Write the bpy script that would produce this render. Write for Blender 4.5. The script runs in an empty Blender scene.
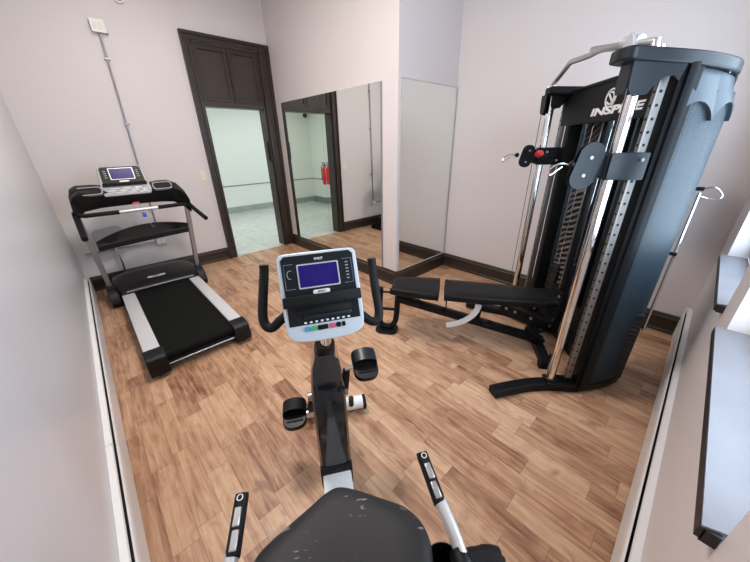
import bpy, bmesh, math, random
from mathutils import Vector, Matrix
random.seed(7)
S = bpy.context.scene
C = S.collection
R = math.radians
PI = math.pi

# ------------------------------------------------------------------ materials
def nt(name):
    m = bpy.data.materials.new(name); m.use_nodes = True
    return m, m.node_tree.nodes, m.node_tree.links, m.node_tree.nodes['Principled BSDF']

def mat(name, col, rough=.5, metal=0., spec=.5, bump=0., bscale=200., emit=0., var=0., vscale=6., coat=0.):
    m, n, l, p = nt(name)
    p.inputs['Base Color'].default_value = (*col, 1)
    p.inputs['Roughness'].default_value = rough
    p.inputs['Metallic'].default_value = metal
    p.inputs['Specular IOR Level'].default_value = spec
    p.inputs['Coat Weight'].default_value = coat
    tc = n.new('ShaderNodeTexCoord')
    if var > 0:
        nz = n.new('ShaderNodeTexNoise'); nz.inputs['Scale'].default_value = vscale; nz.inputs['Detail'].default_value = 5
        l.new(tc.outputs['Object'], nz.inputs['Vector'])
        mx = n.new('ShaderNodeMix'); mx.data_type = 'RGBA'
        mx.inputs[6].default_value = (*[c * (1 - var) for c in col], 1)
        mx.inputs[7].default_value = (*[min(1, c * (1 + var)) for c in col], 1)
        l.new(nz.outputs['Fac'], mx.inputs[0]); l.new(mx.outputs[2], p.inputs['Base Color'])
    if bump > 0:
        nz = n.new('ShaderNodeTexNoise'); nz.inputs['Scale'].default_value = bscale; nz.inputs['Detail'].default_value = 4
        l.new(tc.outputs['Object'], nz.inputs['Vector'])
        b = n.new('ShaderNodeBump'); b.inputs['Strength'].default_value = bump; b.inputs['Distance'].default_value = .002
        l.new(nz.outputs['Fac'], b.inputs['Height']); l.new(b.outputs['Normal'], p.inputs['Normal'])
    if emit > 0:
        p.inputs['Emission Color'].default_value = (*col, 1); p.inputs['Emission Strength'].default_value = emit
    return m

M = {}
M['wall'] = mat('wall_paint', (.715, .66, .65), .55, bump=.25, bscale=90, var=.025, vscale=1.2)
M['wall_l'] = mat('left_wall_paint', (.66, .65, .68), .32, bump=.15, bscale=60, var=.02, vscale=1.5)
M['ceil'] = mat('ceiling_paint', (.75, .72, .70), .8, bump=.2)
M['brown'] = mat('dark_brown_trim', (.032, .020, .014), .38, bump=.15, bscale=40, var=.2, vscale=20)
M['brown2'] = mat('dark_brown_panel', (.042, .027, .019), .45, bump=.1, bscale=30, var=.15, vscale=9)
M['hall'] = mat('hall_wall_paint', (.76, .79, .73), .5, bump=.1, var=.02)
M['heater'] = mat('heater_enamel', (.80, .79, .78), .35, var=.02, vscale=9)
M['black'] = mat('black_plastic', (.006, .006, .0065), .38, spec=.25, bump=.1, bscale=300)
M['blackm'] = mat('black_matt', (.006, .006, .0065), .6, spec=.25, bump=.2, bscale=400)
M['blackg'] = mat('black_gloss', (.006, .008, .010), .14, coat=.6)
M['frame'] = mat('black_powdercoat', (.007, .008, .009), .42, spec=.14, bump=.15, bscale=500)
M['pad'] = mat('black_vinyl', (.006, .006, .0065), .45, spec=.2, bump=.35, bscale=260)
M['belt'] = mat('running_belt', (.0045, .005, .0045), .75, spec=.12, bump=.5, bscale=500)
M['silver'] = mat('silver_paint', (.60, .60, .61), .35, metal=.35)
M['railtop'] = mat('grey_side_rail', (.55, .55, .56), .5, var=.05, vscale=60, bump=.3, bscale=300)
M['bezel'] = mat('grey_bezel', (.30, .30, .31), .45)
M['bezel2'] = mat('brushed_grey_plastic', (.42, .42, .43), .4)
M['rim'] = mat('pale_silver_rim', (.60, .67, .72), .32, metal=.1)
M['face'] = mat('dark_slate_face', (.006, .010, .014), .35, spec=.25)
M['steel'] = mat('grey_steel_tube', (.35, .35, .37), .3, metal=.75)
M['chrome'] = mat('chrome', (.86, .85, .84), .09, metal=1)
M['brushed'] = mat('brushed_steel', (.62, .61, .60), .28, metal=1)
M['white'] = mat('white_plastic', (.82, .82, .80), .4)
M['ivory'] = mat('ivory_plastic', (.80, .76, .62), .45)
M['bluegrey'] = mat('blue_grey_plate', (.055, .085, .105), .33, var=.1, vscale=12)
M['cap'] = mat('slate_plastic_cap', (.010, .015, .020), .34, spec=.35, bump=.1, bscale=300)
M['red'] = mat('red_plastic', (.62, .03, .03), .35)
M['blue'] = mat('blue_plastic', (.03, .10, .65), .35)
M['green'] = mat('green_key', (.05, .45, .10), .4)
M['cyan'] = mat('cyan_key', (.04, .35, .60), .4)
M['pinkkey'] = mat('pink_key', (.65, .08, .14), .4)
M['mark'] = mat('white_print', (.80, .80, .80), .5)
M['greyprint'] = mat('grey_print', (.35, .37, .40), .5)
M['screen'] = mat('lit_navy_screen', (.012, .006, .12), .25, emit=.18, var=.25, vscale=25, spec=.25)
M['led'] = mat('light_panel', (1, .97, .92), .5, emit=4)
M['dark_stone'] = mat('dark_edge', (.018, .014, .016), .5)
M['exting'] = mat('red_enamel', (.65, .012, .015), .3)
M['dome'] = mat('smoked_dome', (.02, .02, .02), .15)
M['plate'] = mat('weight_plate_iron', (.02, .02, .022), .35, metal=.3)

def sill_mat():
    m, n, l, p = nt('window_sill_slate')
    tc = n.new('ShaderNodeTexCoord'); nz = n.new('ShaderNodeTexNoise'); nz.inputs['Scale'].default_value = 7; nz.inputs['Detail'].default_value = 8
    r = n.new('ShaderNodeValToRGB'); r.color_ramp.elements[0].color = (.17, .165, .18, 1); r.color_ramp.elements[1].color = (.26, .255, .275, 1)
    l.new(tc.outputs['Object'], nz.inputs['Vector']); l.new(nz.outputs['Fac'], r.inputs['Fac']); l.new(r.outputs['Color'], p.inputs['Base Color'])
    p.inputs['Roughness'].default_value = .5
    return m
M['sill'] = sill_mat()

def mirror_mat():
    m, n, l, p = nt('mirror_glass')
    p.inputs['Base Color'].default_value = (.87, .90, .87, 1); p.inputs['Metallic'].default_value = 1; p.inputs['Roughness'].default_value = .012
    nz = n.new('ShaderNodeTexNoise'); nz.inputs['Scale'].default_value = 3
    mp = n.new('ShaderNodeMapRange'); mp.inputs[3].default_value = .006; mp.inputs[4].default_value = .03
    l.new(nz.outputs['Fac'], mp.inputs[0]); l.new(mp.outputs[0], p.inputs['Roughness'])
    return m
M['mirror'] = mirror_mat()

def floor_mat():
    m, n, l, p = nt('oak_laminate')
    W, Ln = .106, .48
    def math_(op, a, b=None, c=None):
        q = n.new('ShaderNodeMath'); q.operation = op
        for i, x in enumerate((a, b, c)):
            if x is None: continue
            if isinstance(x, (int, float)): q.inputs[i].default_value = x
            else: l.new(x, q.inputs[i])
        return q.outputs[0]
    geo = n.new('ShaderNodeNewGeometry'); sp = n.new('ShaderNodeSeparateXYZ'); l.new(geo.outputs['Position'], sp.inputs[0])
    x, y = sp.outputs['X'], sp.outputs['Y']
    xs = math_('DIVIDE', math_('ADD', x, .0), W); row = math_('FLOOR', xs)
    wn = n.new('ShaderNodeTexWhiteNoise'); wn.noise_dimensions = '1D'; l.new(row, wn.inputs['W'])
    ys = math_('ADD', math_('DIVIDE', y, Ln), math_('MULTIPLY', wn.outputs['Value'], 5.3)); col = math_('FLOOR', ys)
    cb = n.new('ShaderNodeCombineXYZ'); l.new(row, cb.inputs[0]); l.new(col, cb.inputs[1])
    w2 = n.new('ShaderNodeTexWhiteNoise'); w2.noise_dimensions = '2D'; l.new(cb.outputs[0], w2.inputs['Vector'])
    # stretched grain, offset per plank
    cg = n.new('ShaderNodeCombineXYZ')
    l.new(math_('MULTIPLY', x, 42.), cg.inputs[0])
    l.new(math_('MULTIPLY', y, 3.0), cg.inputs[1]); l.new(math_('MULTIPLY', w2.outputs['Value'], 40.), cg.inputs[2])
    g = n.new('ShaderNodeTexNoise'); g.inputs['Scale'].default_value = 1.; g.inputs['Detail'].default_value = 7; g.inputs['Roughness'].default_value = .62; g.inputs['Distortion'].default_value = .8
    l.new(cg.outputs[0], g.inputs['Vector'])
    cg2 = n.new('ShaderNodeCombineXYZ')
    l.new(math_('MULTIPLY', x, 9.), cg2.inputs[0]); l.new(math_('MULTIPLY', y, 4.), cg2.inputs[1]); l.new(math_('MULTIPLY', w2.outputs['Value'], 17.), cg2.inputs[2])
    k = n.new('ShaderNodeTexNoise'); k.inputs['Scale'].default_value = 1.; k.inputs['Detail'].default_value = 4; k.inputs['Distortion'].default_value = 1.2
    l.new(cg2.outputs[0], k.inputs['Vector'])
    tone = math_('ADD', math_('MULTIPLY', w2.outputs['Value'], .20), math_('ADD', math_('MULTIPLY', g.outputs['Fac'], .70), math_('MULTIPLY', k.outputs['Fac'], .48)))
    r = n.new('ShaderNodeValToRGB'); e = r.color_ramp.elements
    e[0].position = .44; e[0].color = (.17, .072, .036, 1)
    e[1].position = .88; e[1].color = (.66, .435, .28, 1)
    a = e.new(.57); a.color = (.35, .176, .10, 1)
    b = e.new(.70); b.color = (.52, .305, .182, 1)
    l.new(tone, r.inputs['Fac'])
    # joints
    fx = math_('FRACT', xs); fy = math_('FRACT', ys)
    ex = math_('MINIMUM', fx, math_('SUBTRACT', 1., fx)); ey = math_('MINIMUM', fy, math_('SUBTRACT', 1., fy))
    jx = math_('LESS_THAN', ex, .014); jy = math_('LESS_THAN', ey, .0035)
    j = math_('MAXIMUM', jx, jy)
    mx = n.new('ShaderNodeMix'); mx.data_type = 'RGBA'; mx.blend_type = 'MULTIPLY'
    l.new(math_('MULTIPLY', j, .55), mx.inputs[0]); l.new(r.outputs['Color'], mx.inputs[6]); mx.inputs[7].default_value = (.42, .33, .28, 1)
    # dark knots
    kn = n.new('ShaderNodeMapRange'); kn.inputs[1].default_value = .58; kn.inputs[2].default_value = .72; kn.inputs[3].default_value = 0; kn.inputs[4].default_value = .65
    l.new(k.outputs['Fac'], kn.inputs[0])
    mk = n.new('ShaderNodeMix'); mk.data_type = 'RGBA'; l.new(kn.outputs[0], mk.inputs[0]); l.new(mx.outputs[2], mk.inputs[6]); mk.inputs[7].default_value = (.20, .095, .05, 1)
    l.new(mk.outputs[2], p.inputs['Base Color'])
    p.inputs['Roughness'].default_value = .38
    p.inputs['Specular IOR Level'].default_value = .45
    bp = n.new('ShaderNodeBump'); bp.inputs['Strength'].default_value = .12; bp.inputs['Distance'].default_value = .002
    l.new(g.outputs['Fac'], bp.inputs['Height']); l.new(bp.outputs['Normal'], p.inputs['Normal'])
    return m
M['floor'] = floor_mat()

def tile_mat():
    m, n, l, p = nt('pale_hall_tile')
    geo = n.new('ShaderNodeNewGeometry')
    b = n.new('ShaderNodeTexBrick'); b.offset = 0; b.inputs['Scale'].default_value = 1; b.inputs['Brick Width'].default_value = .45; b.inputs['Row Height'].default_value = .45
    b.inputs['Mortar Size'].default_value = .004; b.inputs['Color1'].default_value = (.55, .60, .56, 1); b.inputs['Color2'].default_value = (.64, .69, .65, 1); b.inputs['Mortar'].default_value = (.42, .46, .43, 1)
    l.new(geo.outputs['Position'], b.inputs['Vector'])
    nz = n.new('ShaderNodeTexNoise'); nz.inputs['Scale'].default_value = 9; nz.inputs['Detail'].default_value = 6; l.new(geo.outputs['Position'], nz.inputs['Vector'])
    mx = n.new('ShaderNodeMix'); mx.data_type = 'RGBA'; mx.inputs[0].default_value = .3; l.new(b.outputs['Color'], mx.inputs[6]); l.new(nz.outputs['Fac'], mx.inputs[7])
    l.new(mx.outputs[2], p.inputs['Base Color']); p.inputs['Roughness'].default_value = .22
    return m
M['tile'] = tile_mat()

def smoked_mat():
    m, n, l, p = nt('smoked_perforated_shroud')
    p.inputs['Base Color'].default_value = (.014, .028, .039, 1); p.inputs['Roughness'].default_value = .45; p.inputs['Specular IOR Level'].default_value = .4
    tc = n.new('ShaderNodeTexCoord'); mp = n.new('ShaderNodeMapping'); mp.inputs['Scale'].default_value = (1, 1, 1)
    l.new(tc.outputs['Object'], mp.inputs['Vector'])
    v = n.new('ShaderNodeTexVoronoi'); v.inputs['Scale'].default_value = 170; v.inputs['Randomness'].default_value = .1
    l.new(mp.outputs[0], v.inputs['Vector'])
    h = n.new('ShaderNodeMath'); h.operation = 'LESS_THAN'; h.inputs[1].default_value = .36; l.new(v.outputs['Distance'], h.inputs[0])
    tr = n.new('ShaderNodeBsdfTransparent'); tr.inputs[0].default_value = (.9, .95, 1, 1)
    ms = n.new('ShaderNodeMixShader'); a = n.new('ShaderNodeMath'); a.operation = 'MULTIPLY_ADD'; a.inputs[1].default_value = .50; a.inputs[2].default_value = .03
    l.new(h.outputs[0], a.inputs[0]); l.new(a.outputs[0], ms.inputs[0])
    l.new(p.outputs[0], ms.inputs[1]); l.new(tr.outputs[0], ms.inputs[2])
    l.new(ms.outputs[0], n['Material Output'].inputs['Surface'])
    return m
M['smoked'] = smoked_mat()

def stripe_mat():
    m, n, l, p = nt('wavy_striped_cover')
    tc = n.new('ShaderNodeTexCoord'); mp = n.new('ShaderNodeMapping'); mp.inputs['Rotation'].default_value = (0, R(-22), 0)
    l.new(tc.outputs['Object'], mp.inputs['Vector'])
    w = n.new('ShaderNodeTexWave'); w.bands_direction = 'Z'; w.inputs['Scale'].default_value = 7.5; w.inputs['Distortion'].default_value = 5; w.inputs['Detail'].default_value = 1; w.inputs['Detail Scale'].default_value = .8
    l.new(mp.outputs[0], w.inputs['Vector'])
    r = n.new('ShaderNodeValToRGB'); r.color_ramp.elements[0].position = .45; r.color_ramp.elements[0].color = (.006, .006, .007, 1); r.color_ramp.elements[1].position = .75; r.color_ramp.elements[1].color = (.17, .165, .165, 1)
    l.new(w.outputs['Fac'], r.inputs['Fac']); l.new(r.outputs['Color'], p.inputs['Base Color']); p.inputs['Roughness'].default_value = .4
    return m
M['stripes'] = stripe_mat()

def seat_mat():
    m, n, l, p = nt('scuffed_seat_vinyl')
    tc = n.new('ShaderNodeTexCoord')
    mp = n.new('ShaderNodeMapping'); mp.inputs['Rotation'].default_value = (0, 0, R(35)); mp.inputs['Scale'].default_value = (170, 40, 20)
    l.new(tc.outputs['Object'], mp.inputs['Vector'])
    s = n.new('ShaderNodeTexNoise'); s.inputs['Scale'].default_value = 1; s.inputs['Detail'].default_value = 3; l.new(mp.outputs[0], s.inputs['Vector'])
    s2 = n.new('ShaderNodeTexNoise'); s2.inputs['Scale'].default_value = 9; s2.inputs['Detail'].default_value = 2; l.new(tc.outputs['Object'], s2.inputs['Vector'])
    a = n.new('ShaderNodeMapRange'); a.inputs[1].default_value = .61; a.inputs[2].default_value = .70; l.new(s.outputs['Fac'], a.inputs[0])
    b = n.new('ShaderNodeMapRange'); b.inputs[1].default_value = .54; b.inputs[2].default_value = .60; l.new(s2.outputs['Fac'], b.inputs[0])
    q = n.new('ShaderNodeMath'); q.operation = 'MULTIPLY'; l.new(a.outputs[0], q.inputs[0]); l.new(b.outputs[0], q.inputs[1])
    mx = n.new('ShaderNodeMix'); mx.data_type = 'RGBA'; mx.inputs[6].default_value = (.024, .024, .025, 1); mx.inputs[7].default_value = (.30, .27, .25, 1); p.inputs['Specular IOR Level'].default_value = .2
    l.new(q.outputs[0], mx.inputs[0]); l.new(mx.outputs[2], p.inputs['Base Color']); p.inputs['Roughness'].default_value = .5
    g = n.new('ShaderNodeTexNoise'); g.inputs['Scale'].default_value = 320; l.new(tc.outputs['Object'], g.inputs['Vector'])
    bp = n.new('ShaderNodeBump'); bp.inputs['Strength'].default_value = .35; bp.inputs['Distance'].default_value = .001; l.new(g.outputs['Fac'], bp.inputs['Height']); l.new(bp.outputs['Normal'], p.inputs['Normal'])
    return m
M['seat'] = seat_mat()

def hole_rail_mat():
    m, n, l, p = nt('indexed_steel_rail')
    p.inputs['Base Color'].default_value = (.27, .26, .25, 1); p.inputs['Metallic'].default_value = .8; p.inputs['Roughness'].default_value = .42
    return m
M['rail'] = hole_rail_mat()
M['hood'] = mat('slate_blue_hood', (.032, .050, .064), .4, spec=.4)
M['pane'] = None
def pane_mat():
    m, n, l, p = nt('window_glass')
    gl = n.new('ShaderNodeBsdfGlossy'); gl.inputs['Roughness'].default_value = .02
    tr = n.new('ShaderNodeBsdfTransparent'); tr.inputs[0].default_value = (.96, .98, 1, 1)
    ms = n.new('ShaderNodeMixShader'); ms.inputs[0].default_value = .06
    l.new(tr.outputs[0], ms.inputs[1]); l.new(gl.outputs[0], ms.inputs[2]); l.new(ms.outputs[0], n['Material Output'].inputs['Surface'])
    return m
M['pane'] = pane_mat()

# ------------------------------------------------------------------ mesh kit
def V(*a): return Vector(a)
class MB:
    def __init__(s): s.bm = bmesh.new()
    def _v(s, co): return s.bm.verts.new(co)
    def box(s, x0, x1, y0, y1, z0, z1, mt=None, bev=0):
        r = bmesh.ops.create_cube(s.bm, size=1)
        vs = r['verts']
        for v in vs:
            v.co = Vector((x0 + (v.co.x + .5) * (x1 - x0), y0 + (v.co.y + .5) * (y1 - y0), z0 + (v.co.z + .5) * (z1 - z0)))
        if bev > 0:
            es = list({e for v in vs for e in v.link_edges})
            g = bmesh.ops.bevel(s.bm, geom=es, offset=bev, segments=2, affect='EDGES', profile=.5)
            vs = list({v for f in g['faces'] for v in f.verts} | {v for v in vs if v.is_valid})
        if mt is not None:
            for v in vs: v.co = mt @ v.co
        return s
    def bar(s, a, b, w, h, up=(0, 0, 1), bev=0):
        a = Vector(a); b = Vector(b); d = b - a; L = d.length; z = d.normalized(); u = Vector(up)
        x = u.cross(z)
        if x.length < 1e-4: x = Vector((1, 0, 0)).cross(z)
        x.normalize(); y = z.cross(x)
        m = Matrix((x, y, z)).transposed().to_4x4(); m.translation = a
        return s.box(-w / 2, w / 2, -h / 2, h / 2, 0, L, m, bev)
    def tube(s, pts, r, seg=14, cap=True, smooth=0, closed=False):
        pts = [Vector(p) for p in pts]
        if smooth: pts = spline(pts, smooth, closed)
        n = len(pts); rr = r if isinstance(r, (list, tuple)) else None
        rings = []; px = None
        for i, p in enumerate(pts):
            if closed: t = pts[(i + 1) % n] - pts[i - 1]
            elif i == 0: t = pts[1] - p
            elif i == n - 1: t = p - pts[-2]
            else: t = (pts[i + 1] - p).normalized() + (p - pts[i - 1]).normalized()
            t.normalize()
            if px is None:
                px = t.orthogonal().normalized()
            else:
                px = px - t * px.dot(t); px.normalize()
            py = t.cross(px)
            if rr: rad = rr[0] + (rr[-1] - rr[0]) * i / (n - 1) if len(rr) == 2 else rr[min(len(rr) - 1, int(round(i * (len(rr) - 1) / (n - 1))))]
            else: rad = r
            rings.append([s._v(p + (px * math.cos(2 * PI * k / seg) + py * math.sin(2 * PI * k / seg)) * rad) for k in range(seg)])
        rng = range(n) if closed else range(n - 1)
        for i in rng:
            A = rings[i]; B = rings[(i + 1) % n]
            for k in range(seg):
                s.bm.faces.new((A[k], A[(k + 1) % seg], B[(k + 1) % seg], B[k]))
        if cap and not closed:
            s.bm.faces.new(rings[0][::-1]); s.bm.faces.new(rings[-1])
        return s
    def cyl(s, a, b, r, seg=20): return s.tube([a, b], r, seg)
    def prism(s, poly, a, b, mt=None):
        """poly 2-D outline in xy, extruded a..b in z, then transformed by mt"""
        f = (lambda v: mt @ v) if mt is not None else (lambda v: v)
        lo = [s._v(f(Vector((x, y, a)))) for x, y in poly]; hi = [s._v(f(Vector((x, y, b)))) for x, y in poly]
        n = len(poly)
        s.bm.faces.new(lo[::-1]); s.bm.faces.new(hi)
        for i in range(n): s.bm.faces.new((lo[i], lo[(i + 1) % n], hi[(i + 1) % n], hi[i]))
        return s
    def loft(s, rings, cap=True, closed=True):
        R_ = [[s._v(p) for p in r] for r in rings]; n = len(R_[0])
        for A, B in zip(R_, R_[1:]):
            for k in range(n if closed else n - 1):
                s.bm.faces.new((A[k], A[(k + 1) % n], B[(k + 1) % n], B[k]))
        if cap: s.bm.faces.new(R_[0][::-1]); s.bm.faces.new(R_[-1])
        return s
    def sphere(s, c, r, sc=(1, 1, 1), seg=16):
        g = bmesh.ops.create_uvsphere(s.bm, u_segments=seg, v_segments=seg // 2 + 2, radius=r)
        for v in g['verts']: v.co = Vector((v.co.x * sc[0], v.co.y * sc[1], v.co.z * sc[2])) + Vector(c)
        return s
    def build(s, name, m, parent=None, bevel=0, smooth=True, angle=40, sub=0):
        bmesh.ops.recalc_face_normals(s.bm, faces=s.bm.faces)
        me = bpy.data.meshes.new(name); s.bm.to_mesh(me); s.bm.free()
        if smooth:
            for p in me.polygons: p.use_smooth = True
            try: me.set_sharp_from_angle(angle=R(angle))
            except Exception: pass
        me.materials.append(m)
        o = bpy.data.objects.new(name, me); C.objects.link(o)
        if parent is not None: o.parent = parent
        if bevel > 0:
            b = o.modifiers.new('bevel', 'BEVEL'); b.width = bevel; b.segments = 2; b.limit_method = 'ANGLE'; b.angle_limit = R(35)
        if sub:
            d = o.modifiers.new('sub', 'SUBSURF'); d.levels = sub; d.render_levels = sub
        return o

def spline(P, k, closed=False):
    out = []; n = len(P)
    rng = range(n) if closed else range(n - 1)
    for i in rng:
        if closed: p0, p1, p2, p3 = P[i - 1], P[i], P[(i + 1) % n], P[(i + 2) % n]
        else: p0, p1, p2, p3 = P[max(i - 1, 0)], P[i], P[i + 1], P[min(i + 2, n - 1)]
        for j in range(k):
            t = j / k
            out.append(.5 * ((2 * p1) + (p2 - p0) * t + (2 * p0 - 5 * p1 + 4 * p2 - p3) * t * t + (3 * p1 - p0 - 3 * p2 + p3) * t ** 3))
    if not closed: out.append(P[-1])
    return out

def rrect(w, h, r, n=5, cx=0, cy=0):
    pts = []
    for (sx, sy, a0) in ((1, 1, 0), (-1, 1, 90), (-1, -1, 180), (1, -1, 270)):
        for i in range(n + 1):
            a = R(a0 + 90 * i / n); pts.append((cx + sx * (w / 2 - r) + r * math.cos(a), cy + sy * (h / 2 - r) + r * math.sin(a)))
    return pts

def thing(name, label, cat, loc=(0, 0, 0), rz=0, group=None):
    o = bpy.data.objects.new(name, None); C.objects.link(o); o.empty_display_size = .1
    o.location = loc; o.rotation_euler = (0, 0, rz); o['label'] = label; o['category'] = cat
    if group: o['group'] = group
    return o
def tag(o, label, cat, group=None):
    o['label'] = label; o['category'] = cat
    if group: o['group'] = group
    return o
def struct(o, label=None):
    o['kind'] = 'structure'
    if label: o['label'] = label
    return o
def plabel(o, t): o['label'] = t; return o
def text(name, s, size, m, parent, mt, ext=.0006, align='CENTER', shear=0, sx=1, bold=.02):
    cu = bpy.data.curves.new(name, 'FONT'); cu.body = s; cu.size = size; cu.extrude = ext; cu.align_x = align; cu.align_y = 'CENTER'; cu.shear = shear; cu.offset = size * bold
    t = bpy.data.objects.new('tmp', cu); C.objects.link(t)
    bpy.context.view_layer.update()
    me = bpy.data.meshes.new_from_object(t.evaluated_get(bpy.context.evaluated_depsgraph_get()))
    bpy.data.objects.remove(t); me.name = name
    me.transform(mt @ Matrix.Diagonal((sx, 1, 1, 1))); me.materials.clear(); me.materials.append(m)
    o = bpy.data.objects.new(name, me); C.objects.link(o); o.parent = parent
    return o
def basis(o, x, y, z=None):
    x = Vector(x).normalized(); y = Vector(y).normalized(); z = x.cross(y).normalized(); y = z.cross(x)
    m = Matrix((x, y, z)).transposed().to_4x4(); m.translation = Vector(o); return m

# ------------------------------------------------------------------ room shell
X1, Y2, X2, YA, YW = 2.690, 2.223, 3.650, 4.677, -.217
H = 3.35; T = .16; BB = .173
YB = -1.0
struct(MB().box(-.16, X2 + .16, YW - .45, YA, -.1, 0).build('floor', M['floor'], smooth=False))
struct(MB().box(-.16, X2 + .16, YW - .45, YA + T, H, H + .1).build('ceiling', M['ceil'], smooth=False))
struct(MB().box(-T, 0, YW - .45, YA + T, 0, H).build('wall_left', M['wall_l'], smooth=False))
struct(MB().box(X2, X2 + T, YW - .45, Y2, 0, H).build('wall_right', M['wall'], smooth=False))
# door wall with opening
dx0, dx1, dz, dzt = 1.709, 2.540, 2.050, 2.70
b = MB(); b.box(0, dx0, YA, YA + T, 0, H); b.box(dx1, X2 + .16, YA, YA + T, 0, H); b.box(dx0, dx1, YA, YA + T, dzt, H)
struct(b.build('wall_back', M['wall'], smooth=False))
# column block carrying the mirrors
struct(MB().box(X1, X2 + T, Y2, YA, 0, H).build('wall_column', M['wall'], smooth=False))
# window wall: piers, below-sill, lintel, with splayed reveals
zs, zl = .88, 2.45
wins = [(.955, 1.935), (2.185, 3.10)]
D = .12
b = MB()
def pier(xa, xb, fa, fb):  # plan quad, room side xa..xb, outer side fa..fb
    b.prism([(xa, YW), (xb, YW), (fb, YW - D), (fa, YW - D)], 0, H)
sp = .03
pier(-.0, wins[0][0], -.0, wins[0][0] + sp)
pier(wins[0][1], wins[1][0], wins[0][1] - sp * 0, wins[1][0] + sp * 0)
pier(wins[1][1], X2, wins[1][1], X2)
for (a, c) in wins:
    a2 = a - .0
    b.box(a2, c, YW - D, YW, 0, zs - .03); b.box(a2, c, YW - D, YW, zl, H)
struct(b.build('wall_window', M['wall'], smooth=False))
# sills, windows
for i, (a, c) in enumerate(wins):
    poly = [(a + .001, YW + .030), (c - .006, YW + .030), (c - .006, YW - .085), (a + .03, YW - .085), (a + .012, YW + .0)]
    s_ = MB().prism(poly, zs - .006, zs).build('window_sill', M['sill'], smooth=False)
    e_ = MB().box(a + .001, c - .006, YW + .022, YW + .032, zs - .034, zs - .0055).build('sill_edge', M['dark_stone'], s_, smooth=False)
    MB().box(a + .001, a + .011, YW + .001, YW + .024, zs - .04, zs - .0065).build('sill_end_block', M['dark_stone'], s_, smooth=False)
    MB().box(c - .016, c - .006, YW + .001, YW + .024, zs - .04, zs - .0065).build('sill_end_block', M['dark_stone'], s_, smooth=False)
    tag(s_, ['wide grey stone window sill with dark edge beside the seat corner', 'short grey stone window sill with dark edge behind the cable machine'][i], 'window sill')
    w = thing('window_%d' % (i + 1), 'window', 'window', ((a + c) / 2, YW - .106, zs)); 
    del w['category']; del w['label']
    w['kind'] = 'structure'
    hw = (c - a) / 2; hh = zl - zs
    f = MB(); t = .045
    f.box(-hw, -hw + t, -.02, .02, 0, hh); f.box(hw - t, hw, -.02, .02, 0, hh); f.box(-hw + t, hw - t, -.02, .02, 0, t); f.box(-hw + t, hw - t, -.02, .02, hh - t, hh); f.box(-hw + t, hw - t, -.018, .018, hh / 2 - .02, hh / 2 + .02)
    fo = f.build('window_frame', M['white'], w, bevel=.003, smooth=False)
    MB().box(-hw + t, hw - t, -.003, .003, t, hh / 2 - .02).build('pane', M['pane'], w, smooth=False)
    MB().box(-hw + t, hw - t, -.003, .003, hh / 2 + .02, hh - t).build('pane', M['pane'], w, smooth=False)

# baseboards (profile: flat board with stepped cap)
def base(name, p, q, nrm):
    p = Vector((*p, 0)); q = Vector((*q, 0)); n_ = Vector((*nrm, 0)); d = (q - p).normalized()
    prof = [(0, 0), (.024, 0), (.024, .02), (.018, .028), (.018, .118), (.026, .126), (.026, .138), (.014, .150), (.014, .162), (.008, BB), (0, BB)]
    b = MB(); rings = [[P_ + n_ * (x + .0005) + Vector((0, 0, z)) for x, z in prof] for P_ in (p, q)]
    b.loft(rings); return struct(b.build(name, M['brown'], smooth=False))
base('baseboard_back', (.0, YA), (1.609, YA), (0, -1))
base('baseboard_column', (X1, Y2 - .026), (X1, YA - .03), (-1, 0))
base('baseboard_mirror', (X1 - .026, Y2), (X2, Y2), (0, -1))
base('baseboard_right', (X2, YW), (X2, Y2 - .027), (-1, 0))
base('baseboard_left', (0, 4.42), (0, YA - .027), (1, 0))

# door frame + transom
b = MB()
ox0, ox1, oz = 1.609, X1 - .001, 2.772
for (x0, x1, dpt) in ((ox0, ox0 + .022, .045), (ox0 + .022, ox0 + .07, .026), (ox0 + .07, dx0, .036)):
    b.box(x0, x1, YA - dpt, YA, 0, oz)
b.box(dx1, dx1 + .03, YA - .036, YA, 0, oz); b.box(dx1 + .03, ox1 - .04, YA - .026, YA, 0, oz); b.box(ox1 - .04, ox1, YA - .045, YA, 0, oz)
b.box(ox0, ox1, YA - .048, YA, oz - .022, oz + .01); b.box(ox0 + .02, ox1 - .02, YA - .030, YA, oz - .07, oz - .02); 
b.box(dx0 - .0, dx0 + .022, YA - .005, YA + T + .02, 0, dzt); b.box(dx1 - .022, dx1, YA - .005, YA + T + .02, 0, dzt); b.box(dx0, dx1, YA - .005, YA + T + .02, dzt - .022, dzt)
frame = struct(b.build('door_1', M['brown'], bevel=.003, smooth=False))
b = MB(); b.box(dx0 + .022, dx1 - .022, YA + .02, YA + .06, dz, dzt - .022)
MB().box(dx0 + .022, dx1 - .022, YA - .0, YA + T + .01, dz - .03, dz + .03).build('transom_bar', M['brown'], frame, bevel=.003, smooth=False)
tr = b.build('transom_panel', M['brown2'], frame, smooth=False)
xm = (dx0 + dx1) / 2
for (a, c) in ((dx0 + .022, xm), (xm, dx1 - .022)):
    f = MB(); z0, z1 = dz + .03, dzt - .022
    t_ = .05; y0, y1 = YA + .0, YA + .02
    f.box(a + .001, a + t_, y0, y1, z0, z1); f.box(c - t_, c - .001, y0, y1, z0, z1); f.box(a + t_, c - t_, y0, y1, z0, z0 + t_); f.box(a + t_, c - t_, y0, y1, z1 - t_, z1)
    f.build('panel_molding', M['brown'], frame, bevel=.004, smooth=False)
MB().box(xm - .006, xm + .004, YA - .004, YA + .0, dz + .05, dzt - .04).build('panel_seam', M['blackm'], frame, smooth=False)
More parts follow.
